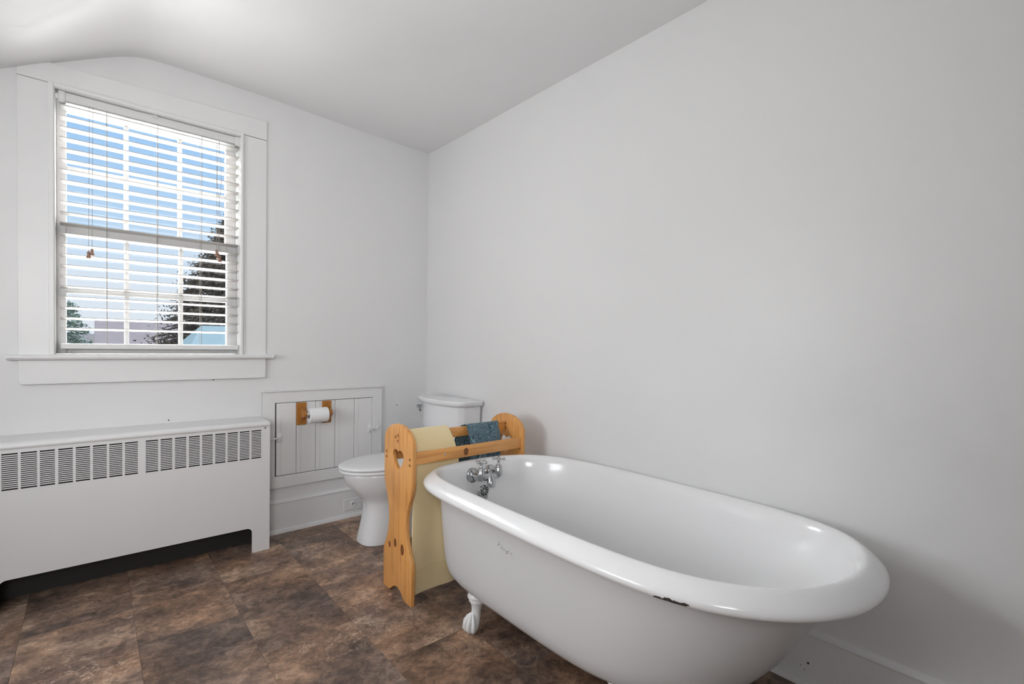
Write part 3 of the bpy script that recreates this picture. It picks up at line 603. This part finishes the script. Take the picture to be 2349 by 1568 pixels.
mb = MB(); mb.tube([(-0.165, 0.188, 0.700), (-0.200, 0.188, 0.700)], [0.011, 0.009], 14); mb.tube([(-0.200, 0.196, 0.706), (-0.206, 0.170, 0.692), (-0.216, 0.140, 0.682)], [0.008, 0.006, 0.007], 10); mb.ball((-0.200, 0.194, 0.703), 0.011)
mb.build('flush_lever', M_CHROME, to, 50, M=MT)
for o in to.children: o.location.y = 0   # parts were built around y = 0

# ------------------------------------------------------------------ towel rack
RO = (-0.775, -0.935); PHI = math.radians(-1.0); RL, RW = 0.605, 0.258
rk = tag(empty('towel_rack', (RO[0], RO[1], 0), PHI), 'pine floor-standing towel rack with heart cutouts between toilet and bathtub', 'towel rack')
half = [(0.0, 0.0), (-0.003, 0.145), (0.0, 0.176), (0.009, 0.194), (0.030, 0.235), (0.043, 0.275), (0.049, 0.325), (0.046, 0.365), (0.034, 0.41), (0.014, 0.452), (0.001, 0.488), (-0.002, 0.510), (-0.002, 0.662), (0.004, 0.692), (0.024, 0.717), (0.060, 0.737), (0.098, 0.7475), (0.129, 0.750)]
up = [Vector((*half[0], 0)), Vector((*half[1], 0))] + catmull([(a, b_, 0) for a, b_ in half[1:12]], 4)[1:] + catmull([(a, b_, 0) for a, b_ in half[11:]], 4)[1:]
up = [(p.x, p.y) for p in up]
arch = [(RW-0.052, 0.0), (RW-0.066, 0.004), (RW-0.080, 0.016), (RW-0.10, 0.030), (RW/2, 0.038), (0.10, 0.030), (0.080, 0.016), (0.066, 0.004), (0.052, 0.0)]
board = up + [(RW-a, b_) for a, b_ in reversed(up[:-1])] + arch
hs = [(0.129, 0.6275), (0.118, 0.6355), (0.103, 0.6365), (0.089, 0.630), (0.0805, 0.617), (0.0815, 0.602), (0.094, 0.580), (0.1125, 0.562), (0.129, 0.550)]
hc = catmull([(a, b_, 0) for a, b_ in hs], 4); heart = [(p.x, p.y) for p in hc]; heart = heart + [(0.258-a, b_) for a, b_ in reversed(heart[1:-1])]
MBRD = Matrix(((0, 0, 1, 0), (-1, 0, 0, 0), (0, 1, 0, 0), (0, 0, 0, 1)))    # plate (s,z) -> rack local (x thickness, y=-s, z)
W_NEAR = mat_wood('pine_near_board', 2, [(0, -0.112, 0.226, 0.013), (0, -0.178, 0.216, 0.016), (0, -0.058, 0.203, 0.010)])
W_FAR = mat_wood('pine_far_board', 2); W_RAIL = mat_wood('pine_rail', 0, [(0.274, -0.25, 0.617, 0.014)], )
TRI = [(0.106, 0.690, 1), (0.128, 0.6995, 1), (0.126, 0.676, 1), (0.020, 0.614, 1), (0.020, 0.590, 1), (0.236, 0.614, 1), (0.236, 0.590, 1)]
for i, (u0, m) in enumerate(((0.009, W_NEAR), (RL+0.009, W_FAR))):
    me = plate([board, heart], 0.018, 0.0022, 2); me.transform(Matrix.Translation((u0, 0, 0)) @ MBRD)
    e = link('end_board', me, m, rk, 45)
    xf = u0-0.0092
    for s_, z_, q in TRI:
        w = 0.0095; t = [(s_-w*0.9, z_-w*0.1), (s_+w*0.2, z_+w*0.95), (s_+w*0.8, z_-w*0.6)]
        pm = plate([t], 0.0012); pm.transform(Matrix.Translation((xf, 0, 0)) @ MBRD); link('carving', pm, M_CARVE, e)
    mb = MB()
    for z_ in (0.140, 0.118): mb.ball((xf+0.0006, -0.116, z_), 0.0048, (.25, 1, 1), n=10)
    mb.build('wood_plug', mat('plug', (0.66, 0.36, 0.13), 0.35) if i == 0 else bpy.data.materials['plug'], e, 60)
def rail(name, s0, s1, za, zb, m=W_RAIL): return MB().box(0.018, RL, -s1, -s0, za, zb, 0.003, 2).build(name, m, rk, 45)
rail('front_rail', 0.234, 0.252, 0.592, 0.644)
rail('back_rail', 0.006, 0.024, 0.570, 0.622)
rail('top_rail', 0.108, 0.126, 0.660, 0.706)
rail('lower_rail', 0.110, 0.130, 0.100, 0.150)
MB().ball((0.163, -0.2522, 0.620), 0.0042, (1, .4, 1.4)).build('screw', M_CHROME, rk, 60)

# towels (world objects lying over the rails)
def towel(name, label, path, us, m, drift=None, fold=0.004, seed=0, th=0.006, wave=None):
    """path of (s,z); us(t) gives u0,u1 along the path; grid in rack space"""
    root = rk.matrix_basis; P = catmull([(s, z, 0) for s, z in path], 5); L = len(P); nu = 28
    bm = bmesh.new(); uv = bm.loops.layers.uv.new('UVMap'); G = []; dist = 0; ds = []
    for i, p in enumerate(P):
        if i: dist += (p-P[i-1]).length
        ds.append(dist)
    for i, p in enumerate(P):
        t = i/(L-1); u0, u1 = us(t); row = []
        for j in range(nu+1):
            f = j/nu; u = u0+(u1-u0)*f
            off = wave(t, f) if wave else 0
            off += fold*noise.noise(Vector((f*3+seed, t*5, seed)))
            row.append(bm.verts.new((u, -(p.x+off), p.y+(drift(t, f) if drift else 0))))
        G.append(row)
    for i in range(L-1):
        for j in range(nu):
            fc = bm.faces.new((G[i][j], G[i][j+1], G[i+1][j+1], G[i+1][j]))
            for lp, (a, b_) in zip(fc.loops, ((i, j), (i, j+1), (i+1, j+1), (i+1, j))): lp[uv].uv = (b_/nu*0.28*1.0+seed, ds[a])
    me = bpy.data.meshes.new(name); bm.to_mesh(me); bm.free(); o = link(name, me, m, None, 80)
    o.location = (RO[0], RO[1], 0); o.rotation_euler = (0, 0, PHI)
    md = o.modifiers.new('thickness', 'SOLIDIFY'); md.thickness = th; md.offset = 0; md2 = o.modifiers.new('sub', 'SUBSURF'); md2.levels = 1; md2.render_levels = 1
    return tag(o, label, 'towel')
bp_ = [(0.099, 0.655), (0.0985, 0.675), (0.0985, 0.69), (0.1005, 0.708), (0.114, 0.7175), (0.132, 0.713), (0.156, 0.690), (0.188, 0.650), (0.206, 0.610), (0.205, 0.560), (0.198, 0.45), (0.196, 0.30), (0.196, 0.16), (0.196, 0.075), (0.196, 0.022)]
def bus(t):
    k = max(0, (t-0.55)/0.45); return (0.024+0.006*(1-abs(2*t-1)), 0.262+0.022*max(0, 1-t*4)-0.008*math.sin(min(1, t*1.5)*PI)+0.024*k)
def bwave(t, f):
    k = max(0, (t-0.35)/0.65); return k*(0.004+0.010*math.cos(f*2.2)+0.008*math.sin(f*7.5+1.0+t))
tw = towel('beige_towel', 'cream towel hanging to the floor over the pine rack, at its toilet end', bp_, bus, M_BEIGE, seed=2, fold=0.006, wave=bwave, drift=lambda t, f: max(0, (t-0.8)*5)*(-0.012*(0.5-abs(f-0.4))))
# hem line
hem = []
for i in range(25):
    f = i/24
    hem.append((0.03+0.232*f, -(0.2005+0.8*(0.004+0.010*math.cos(f*2.2)+0.008*math.sin(f*7.5+1.87))), 0.118+0.012*math.sin(f*3+.4)))
mb = MB(); mb.tube(hem, 0.0012, 5); 
hm = mb.build('hem', M_BEIGE, tw)
bl_ = [(0.100, 0.50), (0.101, 0.58), (0.101, 0.66), (0.104, 0.702), (0.116, 0.7125), (0.131, 0.709), (0.152, 0.690), (0.182, 0.655), (0.203, 0.618), (0.206, 0.57), (0.200, 0.50), (0.196, 0.42)]
tb = towel('blue_towel', 'blue towel with pale swirl pattern draped over the pine rack, at its wall end', bl_, lambda t: (0.275+0.085*min(1, t*2.6)-0.03*max(0, min(1, (t-0.45)/0.3)), 0.56-0.05*max(0, min(1, (t-0.42)/0.33))), M_BLUE, seed=5, fold=0.004, th=0.005)

# ------------------------------------------------------------------ claw-foot bathtub
tub = tag(empty('bathtub', (-0.41, -1.92, 0)), 'white enamelled claw-foot bathtub with rolled rim standing along the right wall', 'bathtub'); MTB = Matrix.Translation((0.41, 1.92, 0))
CHIP_L = (CHIP[0]+0.41, CHIP[1]+1.92, CHIP[2])
for nd in M_ENAMEL.node_tree.nodes:
    if nd.type == 'VECT_MATH' and nd.operation == 'SUBTRACT': nd.inputs[1].default_value = CHIP_L
lip = [(-0.818, -2.09), (-0.818, -1.91), (-0.814, -1.69), (-0.804, -1.44), (-0.784, -1.30), (-0.742, -1.205), (-0.672, -1.145), (-0.575, -1.130), (-0.46, -1.122), (-0.345, -1.132), (-0.235, -1.160), (-0.135, -1.230), (-0.062, -1.335), (-0.024, -1.48), (-0.006, -1.68), (-0.004, -1.90),
       (-0.004, -2.12), (-0.010, -2.30), (-0.026, -2.43), (-0.068, -2.548), (-0.145, -2.632), (-0.255, -2.684), (-0.375, -2.701), (-0.485, -2.690), (-0.585, -2.652), (-0.675, -2.583), (-0.745, -2.492), (-0.790, -2.385), (-0.811, -2.25)]
dense = catmull([(x, y, 0) for x, y in lip], 10, True)
# resample evenly, smooth
def resample(P, n):
    L = [0]
    for a, b_ in zip(P, P[1:]+P[:1]): L.append(L[-1]+(b_-a).length)
    out = []; j = 0
    for i in range(n):
        t = L[-1]*i/n
        while L[j+1] < t: j += 1
        f = (t-L[j])/(L[j+1]-L[j]); out.append(P[j].lerp(P[(j+1) % len(P)], f))
    return out
NB = 120; O = resample(dense, NB)
for _ in range(6): O = [(O[i-1]+O[i]*2+O[(i+1) % NB])/4 for i in range(NB)]
nrm = []
for i in range(NB):
    t = (O[(i+1) % NB]-O[i-1]).normalized(); nn = Vector((t.y, -t.x, 0)); c = Vector((-0.41, -1.92, 0))-O[i]
    nrm.append(nn if nn.dot(c) > 0 else -nn)
def inset(d, z): return [(O[i].x+nrm[i].x*d, O[i].y+nrm[i].y*d, z) for i in range(NB)]
yN, yS = max(p.y for p in O), min(p.y for p in O)      # drain end, slope end
def scaled(hw, y0, y1, z, cx=-0.410, blend=0.0):
    """outline scaled to half width hw and stretched to run from y0 (slope end) to y1 (drain end)"""
    r = []
    for p in O:
        fx = (p.x+0.411)/0.407; fy = (p.y-yS)/(yN-yS); r.append((cx+fx*hw, y0+(y1-y0)*fy, z))
    return r
rim = [inset(0.050, 0.509), inset(0.028, 0.511), inset(0.012, 0.514), inset(0.003, 0.520), inset(0.0, 0.529), inset(0.003, 0.538), inset(0.010, 0.5465), inset(0.020, 0.555), inset(0.032, 0.564), inset(0.042, 0.5695), inset(0.050, 0.571), inset(0.058, 0.5675), inset(0.066, 0.557), inset(0.073, 0.540), inset(0.079, 0.515)]
inner = [scaled(0.324, -2.600, -1.200, 0.49), scaled(0.316, -2.570, -1.208, 0.44), scaled(0.305, -2.525, -1.218, 0.37), scaled(0.290, -2.470, -1.230, 0.30), scaled(0.268, -2.400, -1.250, 0.24), scaled(0.235, -2.320, -1.290, 0.20), scaled(0.19, -2.22, -1.35, 0.178), scaled(0.10, -2.05, -1.48, 0.168), scaled(0.02, -1.85, -1.70, 0.165)]
mb = MB(); mb.loft(rim+inner, False, True); mb.build('basin', M_ENAMEL, tub, 80, M=MTB)
outer = [inset(0.050, 0.511), scaled(0.350, -2.605, -1.192, 0.485), scaled(0.347, -2.570, -1.197, 0.43), scaled(0.342, -2.530, -1.205, 0.35), scaled(0.335, -2.475, -1.218, 0.26), scaled(0.330, -2.440, -1.226, 0.215), scaled(0.321, -2.40, -1.238, 0.183), scaled(0.305, -2.36, -1.258, 0.162), scaled(0.280, -2.31, -1.285, 0.147), scaled(0.245, -2.23, -1.33, 0.138), scaled(0.15, -2.05, -1.50, 0.134), scaled(0.04, -1.90, -1.65, 0.132)]
mb = MB(); mb.loft(outer, False, True); body = mb.build('body', M_TUBOUT, tub, 80, M=MTB)
# blistered paint on the side
mb = MB(); random.seed(3)
for i in range(16):
    a = random.random(); mb.ball((-0.411-0.3475+random.uniform(-.001, .0012), -1.700-0.11*a, 0.440-0.02*a+random.uniform(-.007, .007)), random.uniform(.0015, .004), (.5, 1, 1), n=6)
for i in range(8): mb.ball((-0.7555+random.uniform(-.0005, .0005)+i*0.0008, -1.742, 0.42-i*0.010), 0.0013, (.5, 1, 1.6), n=6)
mb.build('paint_blister', M_TUBOUT, tub, 80, M=MTB)
# claw feet
def foot(px, py, sx):
    """px,py = paw position; sx=-1 for a foot that splays towards -x"""
    mb = MB(); P = lambda dx, dy, z: (px-sx*dx, py+dy, z)   # dx inward
    secs = [(0.052, 0.050, 0.042, 0.190), (0.048, 0.050, 0.043, 0.165), (0.045, 0.049, 0.043, 0.150), (0.043, 0.044, 0.039, 0.144), (0.041, 0.047, 0.042, 0.137), (0.039, 0.046, 0.041, 0.130), (0.037, 0.036, 0.032, 0.124), (0.036, 0.038, 0.033, 0.117), (0.034, 0.030, 0.027, 0.108),
            (0.031, 0.0225, 0.021, 0.096), (0.028, 0.0185, 0.018, 0.080), (0.026, 0.020, 0.019, 0.062), (0.018, 0.024, 0.024, 0.045), (0.010, 0.028, 0.027, 0.028), (0.007, 0.026, 0.025, 0.012), (0.008, 0.018, 0.018, 0.0)]
    n = 20
    mb.loft([[P(dx+a*math.cos(2*PI*k/n), b_*math.sin(2*PI*k/n), z) for k in range(n)] for dx, a, b_, z in secs])
    for ang in (-1.0, -0.35, 0.35, 1.0):
        c, s = math.cos(ang), math.sin(ang)
        Q = lambda r, z: P(0.012-r*c, r*s, z)
        mb.tube([Q(0.006, 0.070), Q(0.020, 0.056), Q(0.031, 0.038), Q(0.033, 0.022), Q(0.027, 0.010), Q(0.020, 0.004)], [0.004, 0.0075, 0.0085, 0.0085, 0.0065, 0.003], 8)
    mb.build('claw_foot', M_FOOT, tub, 60, M=MTB)
foot(-0.690, -1.490, -1); foot(-0.655, -2.130, -1); foot(-0.135, -1.490, 1); foot(-0.165, -2.130, 1)

# faucet on the drain end
fa = empty('faucet', (-0.445+0.41, -1.205+1.92, 0.49), 0, tub); MF = Matrix.Translation((0.445, 1.205, -0.49))
def fp(mbx, name, m=M_CHROME, sm=50): return mbx.build(name, m, fa, sm, M=MF)
rotY = Matrix.Rotation(PI/2, 4, 'X')     # lathe axis z -> -y
XL, XR, YW = -0.478, -0.378, -1.208
for x in (XL, XR):
    mb = MB(); mb.lathe([(0.0, -0.01), (0.033, -0.01), (0.034, 0.002), (0.031, 0.006), (0.024, 0.007), (0.021, 0.012), (0.015, 0.014), (0.014, 0.045), (0.0, 0.045)], Matrix.Translation((x, YW, 0.508)) @ rotY, 28); fp(mb, 'wall_flange')
    mb = MB(); mb.tube(catmull([(x, -1.235, 0.508), (x, -1.258, 0.508), (x, -1.268, 0.514), (x, -1.270, 0.526), (x, -1.270, 0.548)], 4), [0.017]*9+[0.018, 0.018, 0.018, 0.018, 0.016, 0.015, 0.013, 0.011], 16)
    mb.lathe([(0.015, 0), (0.016, 0.005), (0.012, 0.010), (0.008, 0.013), (0.0055, 0.020), (0.005, 0.030), (0.010, 0.036), (0.010, 0.041), (0.004, 0.046), (0.0, 0.047)], Matrix.Translation((x, -1.270, 0.543)), 18); fp(mb, 'valve')
    mb = MB()
    for q in range(4):
        a = q*PI/2+0.35+(0.5 if x == XR else 0); c, s = math.cos(a), math.sin(a)
        mb.tube([(x+0.006*c, -1.270+0.006*s, 0.581), (x+0.020*c, -1.270+0.020*s, 0.582)], [0.0040, 0.0028], 8); mb.ball((x+0.024*c, -1.270+0.024*s, 0.582), 0.0065, n=12)
    fp(mb, 'cross_handle')
mb = MB(); mb.tube([(XL, -1.262, 0.508), (-0.445, -1.266, 0.508), (-0.410, -1.266, 0.508), (XR, -1.262, 0.508)], [0.012, 0.018, 0.018, 0.012], 16)
mb.tube(catmull([(-0.430, -1.264, 0.520), (-0.430, -1.275, 0.505), (-0.432, -1.284, 0.485), (-0.433, -1.286, 0.466)], 4), [0.017]*4+[0.018]*4+[0.0195]*5, 18)
mb.lathe([(0.006, 0), (0.012, 0.004), (0.013, 0.012), (0.008, 0.018), (0.0, 0.020)], Matrix.Translation((-0.430, -1.264, 0.524)), 16); fp(mb, 'spout')
pl = [(0.030*math.cos(a), 0.030*math.sin(a)+0.0) for a in [PI*i/12 for i in range(13)]]+[(-0.030, -0.030), (-0.022, -0.045), (0.022, -0.045), (0.030, -0.030)]
me = plate([pl], 0.006, 0.0015); fpl = link('overflow_plate', me, M_STEEL, fa, 50)
me.transform(MF @ Matrix.Translation((-0.449, -1.246, 0.438)) @ Matrix.Rotation(0.10, 4, 'X') @ MXZ)
mb = MB(); mb.lathe([(0.0, 0.0), (0.028, 0.0), (0.028, 0.005), (0.025, 0.0075), (0.0, 0.0085)], Matrix.Translation((-0.449, -1.250, 0.442)) @ Matrix.Rotation(PI/2+0.10, 4, 'X'), 28); fp(mb, 'overflow_grille')
mb = MB()
for q in range(10):
    a = 2*PI*q/10+0.2; 
    pm = plate([[(0.007, -0.0010), (0.0225, -0.0034), (0.0225, 0.0034), (0.007, 0.0010)]], 0.002)
    mb.addmesh(pm, Matrix.Translation((-0.449, -1.2582, 0.4425)) @ Matrix.Rotation(0.10, 4, 'X') @ MXZ @ Matrix.Rotation(a, 4, 'Z'))
fp(mb, 'grille_slot', M_DARK)

# ------------------------------------------------------------------ outside: garden and roofs seen from the upper floor
M_GROUND = mat('grass_ground', (0.16, 0.22, 0.10), 0.95, var=(0.4, 0.3))
gr = MB().box(-120, 160, 2.0, 260, -3.7, -3.5).build('ground', M_GROUND); gr['kind'] = 'structure'
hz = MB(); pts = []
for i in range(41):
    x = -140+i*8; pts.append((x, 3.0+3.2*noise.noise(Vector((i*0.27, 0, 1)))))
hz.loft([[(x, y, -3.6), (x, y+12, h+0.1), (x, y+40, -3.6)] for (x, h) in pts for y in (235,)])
hl = hz.build('hills', mat('hazed_woods', (0.36, 0.43, 0.43), 0.95, var=(0.15, 0.2)), None, 60); hl['kind'] = 'structure'  # haze of distance is painted into the woods colour
M_LEAFD = mat('dark_conifer_needles', (0.10, 0.085, 0.068), 0.9, var=(3, 0.5)); M_LEAFL = mat('hazed_leaves', (0.30, 0.37, 0.31), 0.9, var=(3, 0.4)); M_BARK = mat('bark', (0.06, 0.045, 0.035), 0.95)  # leaf colour is paled to carry the haze of distance
def tree(name, label, x, y, zb, zt, rad, m, seed, tufts, size, droop=0.25, group=None, conic=True, f0=0.12):
    rnd = random.Random(seed); t = tag(empty(name, (x, y, zb)), label, 'tree', group)
    h = zt-zb; MB().tube([(0, 0, 0), (0.05, 0, h*0.5), (0, 0, h*0.96)], [rad*0.07, rad*0.045, 0.01], 8).build('trunk', M_BARK, t)
    V = []; Fc = []; br = MB()
    def tuft(p, s):
        b = len(V); a = Vector((rnd.gauss(0, 1), rnd.gauss(0, 1), rnd.gauss(0, .5))).normalized(); c = a.cross(Vector((rnd.gauss(0, 1), rnd.gauss(0, 1), rnd.gauss(0, 1)))).normalized(); d = a.cross(c)
        V.extend([p+a*s*1.6, p-a*s*0.8+c*s*.7, p-a*s*0.8-c*s*.7, p+d*s*0.5]); Fc.extend([(b, b+1, b+2), (b, b+1, b+3), (b+1, b+2, b+3), (b, b+2, b+3)])
    nbr = max(12, tufts//40)
    for i in range(nbr):
        f = (i+rnd.random())/nbr; z = h*(f0+(0.98-f0)*f); R = rad*((1-z/h)**0.85 if conic else math.sqrt(max(0.02, 1-(2*f-1)**2)))*rnd.uniform(0.8, 1.02); a = rnd.random()*2*PI
        tip = Vector((R*math.cos(a), R*math.sin(a), z-droop*R)); root = Vector((0, 0, z))
        br.tube([root, root.lerp(tip, .5)+Vector((0, 0, .04*R)), tip], [0.03*rad*0.6, 0.012*rad, 0.003], 4)
        for k in range(tufts//nbr):
            q = rnd.random()**0.7; p = root.lerp(tip, q)+Vector((rnd.gauss(0, .05*R+.03), rnd.gauss(0, .05*R+.03), rnd.gauss(0, .035*R+.03)+.16*R*q*(1-q))); tuft(p, size*rnd.uniform(.5, 1.3))
    br.build('branch', M_BARK, t)['kind'] = 'stuff'
    me = bpy.data.meshes.new('foliage'); me.from_pydata(V, [], Fc); f = link('foliage', me, m, t); f['kind'] = 'stuff'
    return t
tree('conifer_tree', 'tall dark conifer seen through the right panes of the window', 1.75, 14.0, -3.5, 5.6, 4.7, M_LEAFD, 4, 52000, 0.040, 0.22, f0=0.40)
tree('leafy_tree', 'haze-paled green tree low outside the left panes of the window', -2.75, 24.0, -3.5, 2.75, 1.05, M_LEAFL, 9, 4000, 0.06, 0.05, conic=False, f0=0.5)
def house(name, label, cx, cy, w, d, wall_h, ridge, rz, roof_m, wall_m):
    t = tag(empty(name, (cx, cy, -3.5), rz), label, 'house'); b0_ = 0
    wl = plate([[(-w/2, 0), (w/2, 0), (w/2, wall_h), (0, ridge-0.1), (-w/2, wall_h)]], d); wl.transform(MXZ); link('walls', wl, wall_m, t)
    ov = 0.35; mb = MB()
    for sg in (-1, 1):
        a = Vector((sg*(w/2+ov), 0, wall_h-(ridge-wall_h)*ov/(w/2))); b_ = Vector((0, 0, ridge))
        n_ = Vector((sg*(ridge-wall_h), 0, w/2)).normalized()*0.12
        mb.loft([[(p.x, y, p.z) for p in (a, b_, b_+n_, a+n_)] for y in (-d/2-ov, d/2+ov)])
    mb.build('roof', roof_m, t)
    for zz in (wall_h-1.7, wall_h-4.2):
        for xx in (-w/4, w/4):
            f = MB().box(xx-.5, xx+.5, -d/2-.04, -d/2+.01, zz, zz+1.2).build('window', M_TRIM, t); MB().box(xx-.42, xx+.42, -d/2-.06, -d/2-.03, zz+.08, zz+1.12).build('pane', M_DARK, f)
    mb = MB(); mb.box(w/4-.3, w/4+.3, d/4-.3, d/4+.3, wall_h, ridge+.12); mb.build('chimney', bpy.data.materials.get('brick') or mat('brick', (0.30, 0.15, 0.11), 0.9), t)
    return t
M_TEAL = mat('teal_metal_roof', (0.34, 0.44, 0.44), 0.6, var=(2, .1)); M_SLATE = mat('grey_shingle_roof', (0.40, 0.36, 0.34), 0.85, var=(3, .2)); M_RED = mat('red_brick_wall', (0.40, 0.33, 0.31), 0.9, var=(3, .15)); M_SIDING = mat('pale_siding', (0.6, 0.6, 0.58), 0.8)
th = tag(empty('house', (2.3, 9.6, -3.5)), 'near house with a teal hipped roof below the conifer', 'house')
MB().box(-2.5, 2.5, -1.3, 1.3, 0, 4.2).build('walls', M_SIDING, th)
mb = MB(); mb.loft([[(-2.8, -1.6, 4.12), (2.8, -1.6, 4.12), (2.8, 1.6, 4.12), (-2.8, 1.6, 4.12)], [(-2.8, -1.6, 4.2), (2.8, -1.6, 4.2), (2.8, 1.6, 4.2), (-2.8, 1.6, 4.2)], [(-2.25, -.03, 4.93), (2.2, -.03, 4.93), (2.2, .03, 4.93), (-2.25, .03, 4.93)]])
mb.build('roof', M_TEAL, th)
house('house', 'low pale brick house far beyond the middle panes, without a teal roof', 1.2, 36.0, 6.0, 5.0, 4.2, 5.6, PI/2, M_RED, M_RED)
house('house', 'grey-roofed house low beyond the left panes', -5.0, 36.0, 8.0, 6.0, 3.7, 4.75, PI/2+.1, M_SLATE, M_SIDING)
